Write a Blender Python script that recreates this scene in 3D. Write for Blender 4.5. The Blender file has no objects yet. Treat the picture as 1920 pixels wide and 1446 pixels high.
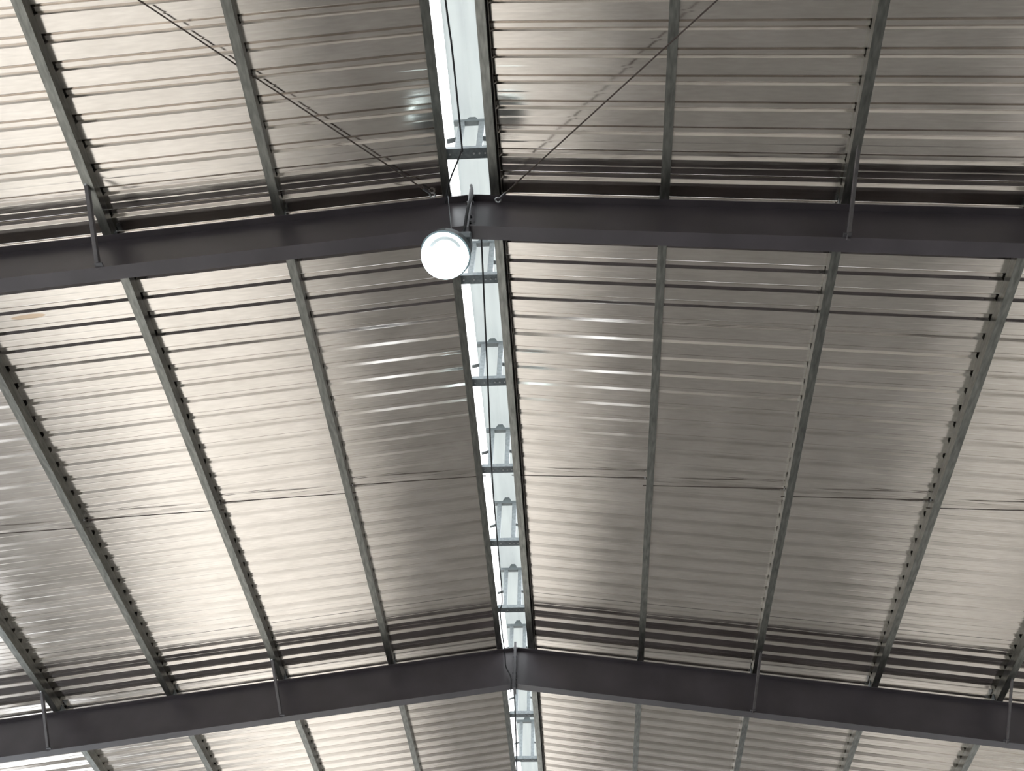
import bpy, math, random
from mathutils import Vector, Matrix
random.seed(7)
S = bpy.context.scene
COL = S.collection

# ------------------------------------------------------------ camera, world, exposure
FPX = 1685.0
CAM = Vector((0.6190, 0.0, 1.5))
cd = bpy.data.cameras.new('camera'); cam = bpy.data.objects.new('camera', cd); COL.objects.link(cam)
cd.sensor_fit = 'HORIZONTAL'; cd.sensor_width = 36.0; cd.lens = FPX / 1920.0 * 36.0
cd.clip_start = 0.05; cd.clip_end = 400
fw = Vector((-0.05660297, 0.62945321, 0.77497403)).normalized()
rt = Vector((0.9979078, 0.05995897, 0.02418556)).normalized()
up = rt.cross(fw).normalized()
m3 = Matrix((rt, up, -fw)).transposed()
cam.matrix_world = Matrix.Translation(CAM) @ m3.to_4x4()
S.camera = cam

wd = bpy.data.worlds.new('overcast_sky'); S.world = wd; wd.use_nodes = True
wn = wd.node_tree; wn.nodes.clear()
o_ = wn.nodes.new('ShaderNodeOutputWorld'); b_ = wn.nodes.new('ShaderNodeBackground')
b_.inputs[0].default_value = (0.93, 0.97, 1.0, 1); b_.inputs[1].default_value = 1.6
wn.links.new(b_.outputs[0], o_.inputs[0])

S.view_settings.view_transform = 'Standard'; S.view_settings.look = 'None'
S.view_settings.gamma = 1; S.view_settings.use_curve_mapping = False
S.view_settings.exposure = 1.95

# ------------------------------------------------------------ materials
def newmat(name):
    m = bpy.data.materials.new(name); m.use_nodes = True
    nt = m.node_tree; p = nt.nodes['Principled BSDF']
    return m, nt, p
def N(nt, typ, **kw):
    n = nt.nodes.new(typ)
    for k, v in kw.items():
        if k in n.inputs: n.inputs[k].default_value = v
        else: setattr(n, k, v)
    return n
def coords(nt, scale):
    tc = N(nt, 'ShaderNodeTexCoord'); mp = N(nt, 'ShaderNodeMapping')
    mp.inputs['Scale'].default_value = scale
    nt.links.new(tc.outputs['Object'], mp.inputs['Vector']); return mp.outputs[0]
def ramp(nt, src, a, b, c0, c1):
    r = N(nt, 'ShaderNodeValToRGB'); nt.links.new(src, r.inputs[0])
    r.color_ramp.elements[0].position = a; r.color_ramp.elements[1].position = b
    r.color_ramp.elements[0].color = (*c0, 1); r.color_ramp.elements[1].color = (*c1, 1)
    return r.outputs[0]
def plain(name, col, rough=0.5, metal=0.0, noise=0.12, scale=(30, 30, 30), spec=0.5):
    m, nt, p = newmat(name)
    n = N(nt, 'ShaderNodeTexNoise'); n.inputs['Scale'].default_value = 1.0; n.inputs['Detail'].default_value = 3
    nt.links.new(coords(nt, scale), n.inputs['Vector'])
    lo = tuple(c * (1 - noise) for c in col); hi = tuple(min(1, c * (1 + noise)) for c in col)
    nt.links.new(ramp(nt, n.outputs[0], .3, .7, lo, hi), p.inputs['Base Color'])
    p.inputs['Roughness'].default_value = rough; p.inputs['Metallic'].default_value = metal
    p.inputs['Specular IOR Level'].default_value = spec
    return m

def sheet_material():
    m, nt, p = newmat('galvalume_sheet')
    L = nt.links
    p.inputs['Metallic'].default_value = 1.0
    # mill streaks along the ribs and cloudy handling marks
    s1 = N(nt, 'ShaderNodeTexNoise'); s1.inputs['Scale'].default_value = 1; s1.inputs['Detail'].default_value = 4
    L.new(coords(nt, (0.7, 60, 60)), s1.inputs['Vector'])
    s2 = N(nt, 'ShaderNodeTexNoise'); s2.inputs['Scale'].default_value = 1; s2.inputs['Detail'].default_value = 5
    L.new(coords(nt, (2.2, 4.0, 4.0)), s2.inputs['Vector'])
    c1 = ramp(nt, s1.outputs[0], .3, .7, (.71, .652, .60), (.81, .752, .697))
    c2 = ramp(nt, s2.outputs[0], .35, .65, (.90, .90, .895), (1, 1, 1))
    mx = N(nt, 'ShaderNodeMix', data_type='RGBA', blend_type='MULTIPLY'); mx.inputs[0].default_value = 1
    L.new(c1, mx.inputs[6]); L.new(c2, mx.inputs[7])
    # brown stain on the left slope beyond the first rafter
    tc = N(nt, 'ShaderNodeTexCoord'); sm = N(nt, 'ShaderNodeMapping'); sm.vector_type = 'POINT'
    sm.inputs['Location'].default_value = (3.39 * 4.6, -3.650 * 32, 0); sm.inputs['Scale'].default_value = (4.6, 32, 0.001)
    L.new(tc.outputs['Object'], sm.inputs['Vector'])
    ln = N(nt, 'ShaderNodeVectorMath', operation='LENGTH'); L.new(sm.outputs[0], ln.inputs[0])
    ad = N(nt, 'ShaderNodeMath', operation='ADD'); L.new(ln.outputs['Value'], ad.inputs[0])
    mu = N(nt, 'ShaderNodeMath', operation='MULTIPLY'); L.new(s2.outputs[0], mu.inputs[0]); mu.inputs[1].default_value = 0.9
    L.new(mu.outputs[0], ad.inputs[1])
    rr = ramp(nt, ad.outputs[0], .95, 1.15, (1, 1, 1), (0, 0, 0))
    mx2 = N(nt, 'ShaderNodeMix', data_type='RGBA'); L.new(rr, mx2.inputs[0]); L.new(mx.outputs[2], mx2.inputs[6])
    mx2.inputs[7].default_value = (.56, .44, .33, 1)
    L.new(mx2.outputs[2], p.inputs['Base Color'])
    rg = N(nt, 'ShaderNodeMapRange'); L.new(s2.outputs[0], rg.inputs[0])
    rg.inputs[1].default_value = .3; rg.inputs[2].default_value = .7; rg.inputs[3].default_value = .11; rg.inputs[4].default_value = .185
    L.new(rg.outputs[0], p.inputs['Roughness'])
    # slight oil-canning and roll marks
    w = N(nt, 'ShaderNodeTexNoise'); w.inputs['Scale'].default_value = 1; w.inputs['Detail'].default_value = 2
    L.new(coords(nt, (1.1, 5.5, 5.5)), w.inputs['Vector'])
    w2 = N(nt, 'ShaderNodeTexNoise'); w2.inputs['Scale'].default_value = 1; w2.inputs['Detail'].default_value = 2
    L.new(coords(nt, (0.5, 45, 45)), w2.inputs['Vector'])
    b1 = N(nt, 'ShaderNodeBump'); b1.inputs['Strength'].default_value = 1; b1.inputs['Distance'].default_value = .0018
    L.new(w.outputs[0], b1.inputs['Height'])
    b2 = N(nt, 'ShaderNodeBump'); b2.inputs['Strength'].default_value = 1; b2.inputs['Distance'].default_value = .0003
    L.new(w2.outputs[0], b2.inputs['Height']); L.new(b1.outputs[0], b2.inputs['Normal'])
    L.new(b2.outputs[0], p.inputs['Normal'])
    return m

M = {}
M['sheet'] = sheet_material()
M['purlin'] = plain('galvanised_purlin', (.205, .205, .188), .33, 1.0, .28, (45, 9, 45))
M['rafter'] = plain('dark_primer_paint', (.047, .040, .044), .36, 0, .18, (3, 3, 3), .5)
M['plate'] = plain('dark_plate_paint', (.05, .047, .05), .4, 0, .2, (20, 20, 20))
M['frame'] = plain('galvanised_frame', (.13, .145, .15), .45, .5, .2, (40, 40, 40))
M['rod'] = plain('rusty_dark_rod', (.05, .035, .028), .6, .2, .3, (60, 60, 60))
M['brace'] = plain('brace_paint', (.085, .075, .075), .45, 0, .2, (20, 20, 20))
M['cable'] = plain('black_cable', (.007, .007, .008), .8, 0, .1)
M['bolt'] = plain('zinc_bolt', (.42, .42, .42), .4, .7, .1)
M['alu'] = plain('cast_aluminium', (.62, .66, .68), .35, .8, .1)
M['gear'] = plain('grey_gear_box', (.08, .095, .10), .5, .2, .1)
M['concrete'] = plain('grey_concrete', (.43, .41, .38), .8, 0, .14, (.8, .8, .8))
M['wall'] = plain('painted_wall', (.42, .40, .37), .8, 0, .08, (1, 1, 1))
M['ground'] = plain('pale_ground', (.50, .52, .54), .9, 0, .15, (.3, .3, .3))
def floor_material():
    m, nt, p = newmat('concrete_light_bands'); L = nt.links
    n = N(nt, 'ShaderNodeTexNoise'); n.inputs['Scale'].default_value = 1; n.inputs['Detail'].default_value = 4
    L.new(coords(nt, (.35, .22, 1)), n.inputs['Vector'])
    tc = N(nt, 'ShaderNodeTexCoord'); sx = N(nt, 'ShaderNodeSeparateXYZ'); L.new(tc.outputs['Object'], sx.inputs[0])
    a = N(nt, 'ShaderNodeMath', operation='MULTIPLY_ADD'); L.new(n.outputs[0], a.inputs[0]); a.inputs[1].default_value = 1.2; L.new(sx.outputs[0], a.inputs[2])
    mr = N(nt, 'ShaderNodeMapRange'); L.new(a.outputs[0], mr.inputs[0]); mr.inputs[1].default_value = -8; mr.inputs[2].default_value = 12
    r = N(nt, 'ShaderNodeValToRGB'); L.new(mr.outputs[0], r.inputs[0]); cr = r.color_ramp
    def X(x): return (x + .6 + 8) / 20
    pts = [(-8, .13), (-6.6, .20), (-4.9, .92), (-2.4, .92), (-.6, .20), (4.4, .175), (6.2, .60)]  # lit and dim floor zones painted into the colour for the roof reflections
    cr.elements[0].position = X(pts[0][0]); cr.elements[1].position = X(pts[-1][0])
    for q in pts[1:-1]: cr.elements.new(X(q[0]))
    for e, q in zip(cr.elements, pts): e.color = (q[1], q[1] * .97, q[1] * .92, 1)
    L.new(r.outputs[0], p.inputs['Base Color']); p.inputs['Roughness'].default_value = .8
    return m
M['concrete'] = floor_material()
def cap_material():
    m = bpy.data.materials.new('translucent_cap'); m.use_nodes = True; nt = m.node_tree; nt.nodes.clear()
    o = nt.nodes.new('ShaderNodeOutputMaterial'); mx = nt.nodes.new('ShaderNodeMixShader')
    d = nt.nodes.new('ShaderNodeBsdfDiffuse'); t = nt.nodes.new('ShaderNodeBsdfTranslucent')
    n = N(nt, 'ShaderNodeTexNoise'); n.inputs['Scale'].default_value = 1
    nt.links.new(coords(nt, (14, 1.2, 1)), n.inputs['Vector'])
    c = ramp(nt, n.outputs[0], .3, .7, (.345, .365, .37), (.41, .43, .425))
    nt.links.new(c, t.inputs[0]); d.inputs[0].default_value = (.50, .53, .53, 1); mx.inputs[0].default_value = .6
    nt.links.new(d.outputs[0], mx.inputs[1]); nt.links.new(t.outputs[0], mx.inputs[2]); nt.links.new(mx.outputs[0], o.inputs[0])
    return m
M['cap'] = cap_material()
def globe_material():
    m, nt, p = newmat('glowing_globe')
    L = nt.links
    p.inputs['Base Color'].default_value = (.85, .93, .95, 1); p.inputs['Roughness'].default_value = .15
    p.inputs['Emission Color'].default_value = (.74, .95, 1.0, 1)
    # dim arc painted into the emission, for the shade of an inner ring
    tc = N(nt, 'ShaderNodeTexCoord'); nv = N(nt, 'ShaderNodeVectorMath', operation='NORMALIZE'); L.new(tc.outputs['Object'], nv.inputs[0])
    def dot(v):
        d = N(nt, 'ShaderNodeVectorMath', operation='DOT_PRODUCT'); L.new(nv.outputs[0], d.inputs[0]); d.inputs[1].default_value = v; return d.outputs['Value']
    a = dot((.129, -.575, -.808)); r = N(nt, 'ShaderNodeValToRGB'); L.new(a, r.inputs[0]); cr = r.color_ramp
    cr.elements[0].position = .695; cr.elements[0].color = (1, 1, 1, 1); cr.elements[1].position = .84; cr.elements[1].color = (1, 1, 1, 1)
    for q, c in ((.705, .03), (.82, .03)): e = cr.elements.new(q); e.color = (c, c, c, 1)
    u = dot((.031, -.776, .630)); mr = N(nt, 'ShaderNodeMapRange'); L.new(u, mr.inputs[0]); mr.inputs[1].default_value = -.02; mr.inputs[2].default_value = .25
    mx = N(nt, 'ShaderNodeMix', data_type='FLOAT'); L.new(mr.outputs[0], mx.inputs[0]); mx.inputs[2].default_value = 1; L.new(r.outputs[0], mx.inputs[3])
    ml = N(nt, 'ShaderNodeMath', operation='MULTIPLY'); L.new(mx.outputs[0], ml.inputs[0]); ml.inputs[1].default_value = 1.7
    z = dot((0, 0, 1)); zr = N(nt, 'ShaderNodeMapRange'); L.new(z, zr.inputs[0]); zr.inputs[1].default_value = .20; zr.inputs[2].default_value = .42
    zr.inputs[3].default_value = 1; zr.inputs[4].default_value = .03      # hood's shade put into the emission: globe dims towards its top
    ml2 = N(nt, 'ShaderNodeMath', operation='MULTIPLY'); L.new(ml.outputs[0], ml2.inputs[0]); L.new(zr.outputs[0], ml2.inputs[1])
    L.new(ml2.outputs[0], p.inputs['Emission Strength'])
    return m
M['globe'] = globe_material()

# ------------------------------------------------------------ helpers
TH = math.atan(0.14731); CT, ST = math.cos(TH), math.sin(TH)
RIDGE = 7.5
def RP(side, u, Y, n=0.0):           # roof point: u down the slope from the ridge, n below the sheet
    return Vector((side * (u * CT - n * ST), Y, RIDGE - u * ST - n * CT))
def UX(x, n=0.0): return (abs(x) + n * ST) / CT

WORG = {}                            # world origin of every part made so far
class MB:
    def __init__(s): s.v = []; s.f = []
    def add(s, vs, fs):
        b = len(s.v); s.v += [Vector(v) for v in vs]; s.f += [tuple(i + b for i in f) for f in fs]; return s
    def hexa(s, c):                  # 8 corners: bottom 4 then top 4
        return s.add(c, [(0, 3, 2, 1), (4, 5, 6, 7), (0, 1, 5, 4), (1, 2, 6, 5), (2, 3, 7, 6), (3, 0, 4, 7)])
    def box(s, a, b):
        x0, y0, z0 = a; x1, y1, z1 = b
        return s.hexa([(x0, y0, z0), (x1, y0, z0), (x1, y1, z0), (x0, y1, z0), (x0, y0, z1), (x1, y0, z1), (x1, y1, z1), (x0, y1, z1)])
    def rbox(s, side, u0, u1, y0, y1, n0, n1):
        P = lambda u, y, n: RP(side, u, y, n)
        return s.hexa([P(u0, y0, n1), P(u1, y0, n1), P(u1, y1, n1), P(u0, y1, n1), P(u0, y0, n0), P(u1, y0, n0), P(u1, y1, n0), P(u0, y1, n0)])
    def loft(s, r0, r1):             # two closed loops of equal length -> capped prism
        n = len(r0); fs = [(i, (i + 1) % n, n + (i + 1) % n, n + i) for i in range(n)]
        return s.add(list(r0) + list(r1), fs + [tuple(range(n))[::-1], tuple(range(n, 2 * n))])
    def tube(s, pts, r, seg=8):
        pts = [Vector(p) for p in pts]; rings = []
        t0 = (pts[1] - pts[0]).normalized(); ref = Vector((0, 0, 1)) if abs(t0.z) < .9 else Vector((1, 0, 0))
        nrm = t0.cross(ref).normalized()
        for i, p in enumerate(pts):
            t = (pts[min(i + 1, len(pts) - 1)] - pts[max(i - 1, 0)]).normalized()
            nrm = (nrm - t * nrm.dot(t)).normalized(); bn = t.cross(nrm)
            rr = r[i] if isinstance(r, (list, tuple)) else r
            rings.append([p + (nrm * math.cos(a) + bn * math.sin(a)) * rr for a in [2 * math.pi * k / seg for k in range(seg)]])
        vs = [v for g in rings for v in g]; fs = []
        for i in range(len(pts) - 1):
            for k in range(seg):
                a = i * seg + k; b = i * seg + (k + 1) % seg; fs.append((a, b, b + seg, a + seg))
        fs.append(tuple(range(seg))[::-1]); fs.append(tuple(range(len(vs) - seg, len(vs))))
        return s.add(vs, fs)
    def lathe(s, prof, seg=32, ctr=(0, 0, 0), axis=(0, 0, 1)):   # prof: (r, h)
        ax = Vector(axis).normalized(); ref = Vector((0, 1, 0)) if abs(ax.y) < .9 else Vector((1, 0, 0))
        e1 = ax.cross(ref).normalized(); e2 = ax.cross(e1); c = Vector(ctr); vs = []
        for r, h in prof:
            for k in range(seg):
                a = 2 * math.pi * k / seg; vs.append(c + ax * h + (e1 * math.cos(a) + e2 * math.sin(a)) * max(r, 1e-5))
        fs = []
        for i in range(len(prof) - 1):
            for k in range(seg):
                a = i * seg + k; b = i * seg + (k + 1) % seg; fs.append((a, b, b + seg, a + seg))
        return s.add(vs, fs)
    def build(s, name, mat, parent=None, origin=None, smooth=False, bevel=0):
        me = bpy.data.meshes.new(name)
        org = Vector(origin) if origin is not None else (WORG[parent.name].copy() if parent else sum(s.v, Vector()) / len(s.v))
        me.from_pydata([v - org for v in s.v], [], s.f); me.update()
        import bmesh
        bm = bmesh.new(); bm.from_mesh(me); bmesh.ops.recalc_face_normals(bm, faces=bm.faces); bm.to_mesh(me); bm.free()
        me.materials.append(M[mat] if isinstance(mat, str) else mat)
        if smooth:
            for p in me.polygons: p.use_smooth = True
        o = bpy.data.objects.new(name, me); COL.objects.link(o)
        if parent: o.parent = parent; o.location = org - WORG[parent.name]; WORG[o.name] = org.copy()
        else: o.location = org; WORG[o.name] = org.copy()
        if bevel:
            bv = o.modifiers.new('bevel', 'BEVEL'); bv.width = bevel; bv.segments = 2; bv.limit_method = 'ANGLE'
        return o
def tag(o, label=None, cat=None, group=None, kind=None):
    if label: o['label'] = label
    if cat: o['category'] = cat
    if group: o['group'] = group
    if kind: o['kind'] = kind
    return o
def empty(name, loc, label, cat, group=None):
    e = bpy.data.objects.new(name, None); e.location = loc; e.empty_display_size = .1; COL.objects.link(e); WORG[e.name] = Vector(loc)
    return tag(e, label, cat, group)
def spline(pts, k=8):
    pts = [Vector(p) for p in pts]; out = []
    for i in range(len(pts) - 1):
        p0 = pts[max(i - 1, 0)]; p1 = pts[i]; p2 = pts[i + 1]; p3 = pts[min(i + 2, len(pts) - 1)]
        for j in range(k):
            t = j / k
            out.append(.5 * ((2 * p1) + (p2 - p0) * t + (2 * p0 - 5 * p1 + 4 * p2 - p3) * t * t + (3 * p1 - p0 - 3 * p2 + p3) * t ** 3))
    out.append(pts[-1]); return out

# ------------------------------------------------------------ dimensions
YA, YB = -6.0, 34.0          # building ends
HALF = 8.6                   # slope length of the sheets
U0, PS, PD, PW = 0.158, 1.206, 0.100, 0.062
RE, RF = 0.455, 0.106        # rafter depth, flange width
RY = [3.051, 8.583]
EAVE_X = 8.45

# ------------------------------------------------------------ the building
fl = MB().box((-EAVE_X - .2, YA - .2, -.2), (EAVE_X + .2, YB + .2, 0)).build('floor', 'concrete', origin=(0, 0, 0)); tag(fl, kind='structure')
gd = MB().box((-60, -60, -.5), (60, 80, -.2)).build('trim_1', 'ground'); tag(gd, kind='structure')
def wall_x(name, x0, x1, lo, hi, top, posts):
    b = MB(); b.box((x0, YA, 0), (x1, YB, lo)); b.box((x0, YA, hi), (x1, YB, top))
    for y in posts: b.box((x0, y - .15, lo), (x1, y + .15, hi))
    return tag(b.build(name, 'wall'), kind='structure')
def wall_y(name, y0, y1, lo, hi, xs, door=None):
    b = MB()
    if door:                                   # doorway standing open: x from, x to, height
        b.box((-EAVE_X, y0, 0), (door[0], y1, lo)); b.box((door[1], y0, 0), (EAVE_X, y1, lo)); b.box((door[0], y0, door[2]), (door[1], y1, lo))
    else: b.box((-EAVE_X, y0, 0), (EAVE_X, y1, lo))
    for s in (-1, 1):
        z = lambda x: RIDGE - .14731 * x - .03
        b.hexa([(0, y0, hi), (s * EAVE_X, y0, hi), (s * EAVE_X, y1, hi), (0, y1, hi), (0, y0, z(.0)), (s * EAVE_X, y0, z(EAVE_X)), (s * EAVE_X, y1, z(EAVE_X)), (0, y1, z(0))])
    for x in xs: b.box((x - .15, y0, lo), (x + .15, y1, hi))
    return tag(b.build(name, 'wall'), kind='structure')
ps = [YA + .15, -2.49, RY[0], RY[1], 14.19, 19.76, 25.34, YB - .15]
ZE = RIDGE - .14731 * EAVE_X - .06
wall_x('wall_left', -EAVE_X - .2, -EAVE_X, .4, 5.6, ZE, ps)
wall_x('wall_right', EAVE_X, EAVE_X + .2, 2.6, 4.9, ZE, ps)
wall_y('wall_back', YA - .2, YA, 4.5, 4.5, [], (-1.18, -.50, 2.3))
wall_y('wall_front', YB, YB + .2, 1.0, 4.5, [-8.3, -4, 0, 4, 8.3])

# roof sheeting: trapezoidal ribs running down each slope
PITCH = 0.1736
def rib_profile():
    pts = []
    k = math.floor((YA - 3.953) / PITCH)
    y = 3.953 + k * PITCH
    while y < YB + .2:
        # rib: opening from y-.052 to y+.016, crown between, height .03 ; n negative is up
        for dy, n in ((-.056, 0), (-.0535, -.0012), (-.0515, -.0032), (-.0375, -.0188), (-.0355, -.0208), (-.033, -.022),
                      (-.009, -.022), (-.0065, -.0208), (-.0045, -.0188), (.0095, -.0032), (.0115, -.0012), (.014, 0)):
            pts.append((y + dy, n))
        mid = y + .066
        pts += [(mid - .008, 0), (mid, -.0006), (mid + .008, 0)]
        y += PITCH
    return pts
prof = rib_profile()
for s, nm in ((-1, 'ceiling'), (1, 'ceiling')):
    b = MB(); T = .0012; us = (U0 - .0, HALF)
    vs = []; fs = []
    for (y, n) in prof:
        vs += [RP(s, us[0], y, n), RP(s, us[1], y, n), RP(s, us[0], y, n - T), RP(s, us[1], y, n - T)]
    for i in range(len(prof) - 1):
        a = 4 * i; c = a + 4
        fs += [(a, a + 1, c + 1, c), (a + 2, c + 2, c + 3, a + 3), (a, c, c + 2, a + 2), (a + 1, a + 3, c + 3, c + 1)]
    b.add(vs, fs)
    tag(b.build(nm, 'sheet', origin=(0, 0, 0)), kind='structure')

# ------------------------------------------------------------ rafters
rl = {(0, -1): 'dark steel rafter left of the ridge, the near one beside the lamp',
      (0, 1): 'dark steel rafter right of the ridge, the near one in the upper half',
      (1, -1): 'dark steel rafter left of the ridge, the far one low in the photo',
      (1, 1): 'dark steel rafter right of the ridge, the far one low in the photo'}
for ri, Y in enumerate(RY):
    for s in (-1, 1):
        root = empty('rafter', RP(s, 4, Y, PD + RE), rl[(ri, s)], 'beam', 'dark steel roof rafters')
        n0, n1 = PD, PD + RE; t = .009; e0 = .014
        def sec(na, nb, ya, yb, mb):
            ua = na * .14731 + e0; ub = nb * .14731 + e0; u1 = HALF - .1
            mb.hexa([RP(s, ub, ya, nb), RP(s, u1, ya, nb), RP(s, u1, yb, nb), RP(s, ub, yb, nb), RP(s, ua, ya, na), RP(s, u1, ya, na), RP(s, u1, yb, na), RP(s, ua, yb, na)])
            return mb
        sec(n0 + t, n1 - t, Y - .0035, Y + .0035, MB()).build('web', 'rafter', root)
        sec(n0, n0 + t, Y - RF / 2, Y + RF / 2, MB()).build('top_flange', 'rafter', root)
        sec(n1 - t, n1, Y - RF / 2, Y + RF / 2, MB()).build('bottom_flange', 'rafter', root)
        x0, x1 = (.0, .014) if s > 0 else (-.014, 0)
        ep = MB().box((x0, Y - .07, RIDGE - (n1 + .05) / CT), (x1, Y + .07, RIDGE - (n0 - .055) / CT)).build('end_plate', 'plate', root, bevel=.002)
        for yy in (-.045, .045):
            for zz in (.12, .22, .42, .50):
                bb = MB().lathe([(0, 0), (.013, 0), (.013, .011), (0, .011)], 6, (s * .014, Y + yy, RIDGE - zz), (s, 0, 0))
                bb.build('bolt', 'plate', ep)
        for k in range(0, 6):
            u = U0 + k * PS
            c = MB().rbox(s, u - .008, u - .001, Y - .045, Y + .045, .02, PD + .001)
            c.build('cleat', 'frame', root)

# ------------------------------------------------------------ purlins
ordn = ['', 'first', 'second', 'third', 'fourth', 'fifth', 'sixth']
for s in (-1, 1):
    sd = 'left' if s < 0 else 'right'
    for k in range(0, 6):
        u = U0 + k * PS; t = .0025; lp = .016
        c = [(u, 0), (u + PW, 0), (u + PW, lp), (u + PW - t, lp), (u + PW - t, t), (u + t, t), (u + t, PD - t),
             (u + PW - t, PD - t), (u + PW - t, PD - lp), (u + PW, PD - lp), (u + PW, PD), (u, PD)]
        b = MB().loft([RP(s, a, YA + .02, n) for a, n in c], [RP(s, a, YB - .02, n) for a, n in c])
        b.f = b.f[:12]
        # end faces of a C section (quads)
        q = [(0, 1, 4, 5), (1, 2, 3, 4), (0, 5, 6, 11), (11, 6, 7, 10), (10, 7, 8, 9)]
        b.f += [f for f in q] + [tuple(12 + i for i in f[::-1]) for f in q]
        if k == 0: lab = 'galvanised purlin along the %s edge of the bright ridge gap' % sd
        else: lab = '%s galvanised purlin %s of the ridge, counted outward from the one at the gap' % (ordn[k], sd)
        tag(b.build('purlin', 'purlin'), lab, 'purlin', 'galvanised roof purlins')

# ------------------------------------------------------------ ridge vent: frames and cap
names = ['just above the near rafter', 'just below the near rafter beside the lamp', 'second below the near rafter',
         'third below the near rafter', 'fourth below the near rafter', 'fifth below the near rafter',
         'hidden mostly behind the far rafter', 'first below the far rafter', 'last one at the bottom edge']
fpos = [2.697, 3.738, 4.767, 5.805, 6.826, 7.897, 8.93, 9.971, 11.031]
ZB = 7.45
frame_proto = None
def make_frame():
    r = empty('vent_frame', (0, 0, 0), 'x', 'bracket', 'ridge vent frames')
    b = MB()                                           # channel crossbar, open side up
    b.box((-.150, -.04, -.028), (.150, .04, -.025)); b.box((-.150, -.04, -.025), (.150, -.037, .010)); b.box((-.150, .037, -.025), (.150, .04, .010))
    cb = b.build('crossbar', 'frame', r)
    for x in (-.125, -.045, .045, .085, .125):
        MB().lathe([(0, 0), (.007, 0), (.007, .006), (0, .006)], 6, (x, 0, -.034)).build('bolt', 'bolt', cb)
    for x in (-.076, .078):
        l = MB(); l.box((x - .022, -.018, -.025), (x + .022, -.015, .50)); l.box((x - .022, -.015, -.025), (x - .019, .018, .50)); l.box((x + .019, -.015, -.025), (x + .022, .018, .50))
        l.build('leg', 'frame', r)
    a = MB(); a.box((-.135, -.02, .500), (.135, .02, .506)); a.box((-.135, -.02, .506), (.135, -.016, .53))
    a.build('top_bar', 'gear', r)
    g = MB(); g.loft([(-.06, -.014, .506), (.06, -.014, .506), (.022, -.014, .585), (-.022, -.014, .585)], [(-.06, -.010, .506), (.06, -.010, .506), (.022, -.010, .585), (-.022, -.010, .585)])
    g.build('gusset', 'gear', r)
    for sg in (-1, 1):
        h = MB(); x0 = sg * .098; x1 = sg * .165
        h.hexa([(x0, -.018, .215), (x1, -.018, .190), (x1, .018, .190), (x0, .018, .215), (x0, -.018, .223), (x1, -.018, .198), (x1, .018, .198), (x0, .018, .223)])
        h.build('side_arm', 'frame', r)
    return r
def copy_tree(o, parent=None):
    c = o.copy(); COL.objects.link(c)
    if parent: c.parent = parent
    for ch in list(o.children): copy_tree(ch, c)
    return c
proto = make_frame()
frames = [proto] + [copy_tree(proto) for _ in fpos[1:]]
for i, (r, y) in enumerate(zip(frames, fpos)):
    r.location = (0, y, ZB); r['label'] = 'galvanised two-legged frame in the ridge gap, ' + names[i]
b = MB(); w = .150; t = .003
pr = [(-w, .570), (-w, .585), (0, .612), (w, .585), (w, .570), (w - t, .570), (w - t, .585 - t), (0, .612 - t), (-w + t, .585 - t), (-w + t, .570)]
b.loft([(x, YA, ZB + z) for x, z in pr], [(x, YB, ZB + z) for x, z in pr])
b.f = b.f[:10]
tag(b.build('ridge_cap', 'cap'), 'long white translucent cap raised over the gap along the ridge', 'roof cap')

# ------------------------------------------------------------ rods and braces
def rod(name, a, b_, r, mat, label, cat, group=None, eye=False):
    a = Vector(a); b_ = Vector(b_); root = empty(name, a, label, cat, group)
    MB().tube([a, b_], r).build('rod', mat, root)
    if eye:
        d = (b_ - a).normalized()
        MB().tube([a - d * .02, a + d * .05], r * 1.7, 8).build('turnbuckle', 'plate', root)
        pts = []; e1 = d; e2 = d.cross(Vector((0, 0, 1))).normalized()
        c = a - d * .035
        pts = [c + (e1 * math.cos(q) + e2 * math.sin(q)) * .019 for q in [2 * math.pi * i / 14 for i in range(15)]]
        MB().tube(pts, .006, 6).build('eye', 'bolt', root)
    return root
def bracing(s, x0, y0, x1, y1, n0, n1):
    return RP(s, UX(x0, n0), y0, n0), RP(s, UX(x1, n1), y1, n1)
a, b_ = bracing(-1, .3088, 2.98, 6.095, -2.45, .036, .036)
rod('brace_rod', a, b_, .0055, 'rod', 'thin dark bracing rod running diagonally up to the left from the ridge', 'rod', 'diagonal bracing rods', True)
a, b_ = bracing(1, .2224, 2.98, 5.875, -2.45, .165, .165)
rod('brace_rod', a, b_, .0055, 'rod', 'thin dark bracing rod running diagonally up to the right from the ridge', 'rod', 'diagonal bracing rods', True)

gapn = ['the ridge purlin and the first purlin', 'the first and second purlins', 'the second and third purlins', 'the third and fourth purlins', 'the fourth and fifth purlins']
for s in (-1, 1):
    for k in range(4):
        u0 = U0 + k * PS; u1 = U0 + (k + 1) * PS
        a = RP(s, u0 + .0, 5.885, .05); b_ = RP(s, u1 + .03, 5.785, .05)
        root = empty('tie_rod', a, 'thin tie rod %s of the ridge between %s' % ('left' if s < 0 else 'right', gapn[k]), 'rod', 'thin tie rods between purlins')
        MB().tube([a - (b_ - a).normalized() * .03, b_], .0045, 6).build('rod', 'rod', root)
        d = (b_ - a).normalized()
        MB().tube([a + d * .004, a + d * .014], .011, 6).build('nut', 'bolt', root)
        e = a + d * ((u1 - u0) * 1.0); MB().tube([e - d * .016, e - d * .006], .011, 6).build('nut', 'bolt', root)

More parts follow.
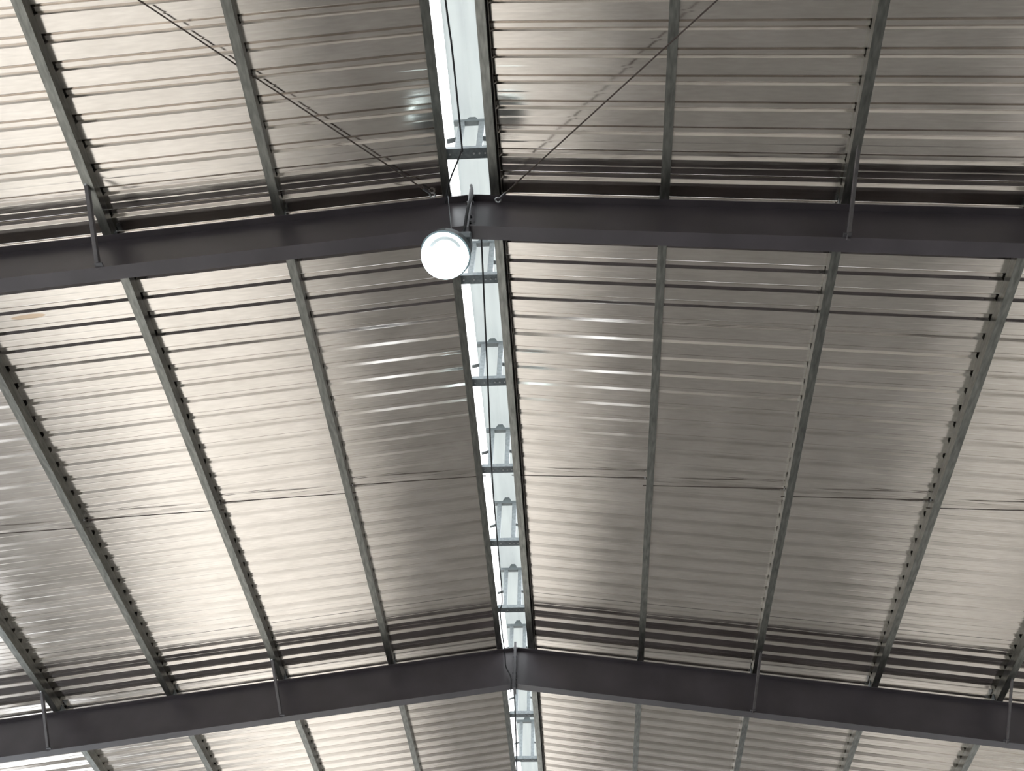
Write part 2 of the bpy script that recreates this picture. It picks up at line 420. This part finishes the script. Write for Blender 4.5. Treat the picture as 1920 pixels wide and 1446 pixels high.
def fly(s, k, ri):
    Y = RY[ri]; u = U0 + k * PS + PW * .5
    a = RP(s, u, Y - .44, PD - .002); b_ = RP(s, u - .045, Y - .052, PD + RE - .012)
    where = ('left' if s < 0 else 'right') + ' of the ridge'
    lab = 'flat steel brace from %s purlin %s down to the %s rafter' % (ordn[k], where, ['near', 'far'][ri])
    root = empty('fly_brace', b_, lab, 'brace', 'short braces under the purlins')
    d = (b_ - a).normalized(); sx = Vector((s, 0, 0)); nn = d.cross(sx).normalized(); sx = nn.cross(d).normalized()
    def leg(o, w1, w2, L0, L1):
        return MB().loft([a + d * L0 + o, a + d * L0 + o + w1, a + d * L0 + o + w1 + w2, a + d * L0 + o + w2], [b_ + d * L1 + o, b_ + d * L1 + o + w1, b_ + d * L1 + o + w1 + w2, b_ + d * L1 + o + w2])
    m_ = leg(Vector(), sx * .028, nn * .004, -.03, .02)
    m2 = leg(Vector(), sx * .004, nn * .028, -.03, .02)
    m_.add(m2.v, m2.f); m_.build('angle_bar', 'brace', root)
    MB().lathe([(0, 0), (.009, 0), (.009, .009), (0, .009)], 6, a + sx * .014, -nn).build('bolt', 'bolt', root)
    MB().box((b_.x - .02, b_.y - .03, b_.z - .006), (b_.x + .03, b_.y + .02, b_.z + .004)).build('foot', 'plate', root)
for s in (-1, 1):
    for ri in (0, 1):
        for k in ((2,) if ri == 0 else (2, 4)):
            fly(s, k, ri)

# ------------------------------------------------------------ lamp
LP = Vector((-0.092, 2.886, 6.367)); LR = .150
lamp = empty('pendant_lamp', LP + Vector((0, 0, -LR)), 'round glowing blue-white globe lamp hanging at the ridge beside the near rafter', 'lamp')
ax = Vector((.16, .12, 1)).normalized()
prof_g = [(LR * math.sin(a), -LR * math.cos(a)) for a in [math.pi * i / 28 * .93 for i in range(29)]]
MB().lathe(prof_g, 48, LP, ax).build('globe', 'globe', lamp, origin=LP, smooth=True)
MB().lathe([(.1505, .010), (.162, .012), (.148, .085), (.118, .135), (.112, .150), (.100, .156), (.045, .162), (.040, .20), (0, .20), (0, .19), (.036, .19), (.040, .155), (.097, .150), (.106, .144), (.112, .132), (.141, .083), (.1505, .010)], 32, LP, ax).build('collar', 'gear', lamp, smooth=False)
gb = LP + ax * .20
gx = MB().box((gb.x - .01, gb.y - .05, gb.z - .03), (gb.x + .12, gb.y + .06, gb.z + .05)).build('gear_box', 'gear', lamp, bevel=.006)
MB().tube([gb + Vector((.02, 0, .0)), gb + Vector((0, .02, .06)), gb + Vector((.02, .03, .12))], .007).build('bracket', 'alu', lamp)
top = Vector((0.0, 2.93, 7.30))
cord = spline([gb + Vector((.03, .0, .05)), gb + Vector((.06, .01, .17)), Vector((.01, 2.90, 7.0)), Vector((.02, 2.93, 7.26)), Vector((.0, 2.96, 7.46))])
MB().tube(cord, .011).build('cord', 'cable', lamp, smooth=True)
MB().tube([gb + Vector((0, 0, -.01)), Vector((-.15, 2.93, 7.25))], .0025, 6).build('hanger_wire', 'frame', lamp)

def P7(x, y, z=7.2): return Vector((x, y + .024, z))
c1 = spline([P7(-.13, -2.6), P7(-.06, 0), P7(-.02, 1.57), P7(-.01, 1.89), P7(-.01, 2.50), P7(-.02, 2.56), P7(-.12, 2.77), P7(-.165, 2.93), Vector((-.16, 2.94, 7.27))])
tag(MB().tube(c1, .0062).build('power_cable', 'cable', smooth=True), 'black cable hanging under the ridge gap above the near rafter', 'cable', 'black cables along the ridge')
c2 = spline([P7(.065, 3.10, 7.22), P7(.06, 3.31), P7(.012, 4.47), P7(-.04, 5.76), P7(-.062, 7.3), P7(-.10, 7.63), P7(-.10, 8.34), P7(-.09, 8.43, 7.1), P7(-.035, 8.45, 6.98), P7(-.03, 8.44, 6.8)])
tag(MB().tube(c2, .0066).build('power_cable', 'cable', smooth=True), 'black cable hanging under the ridge gap between the two rafters', 'cable', 'black cables along the ridge')
c3 = spline([P7(-.045, 8.60, 7.0), P7(-.03, 8.9), P7(-.04, 9.11), P7(-.09, 10.4), P7(-.11, 10.87), P7(-.13, 13.0)])
tag(MB().tube(c3, .009).build('power_cable', 'cable', smooth=True), 'black cable under the ridge gap below the far rafter', 'cable', 'black cables along the ridge')
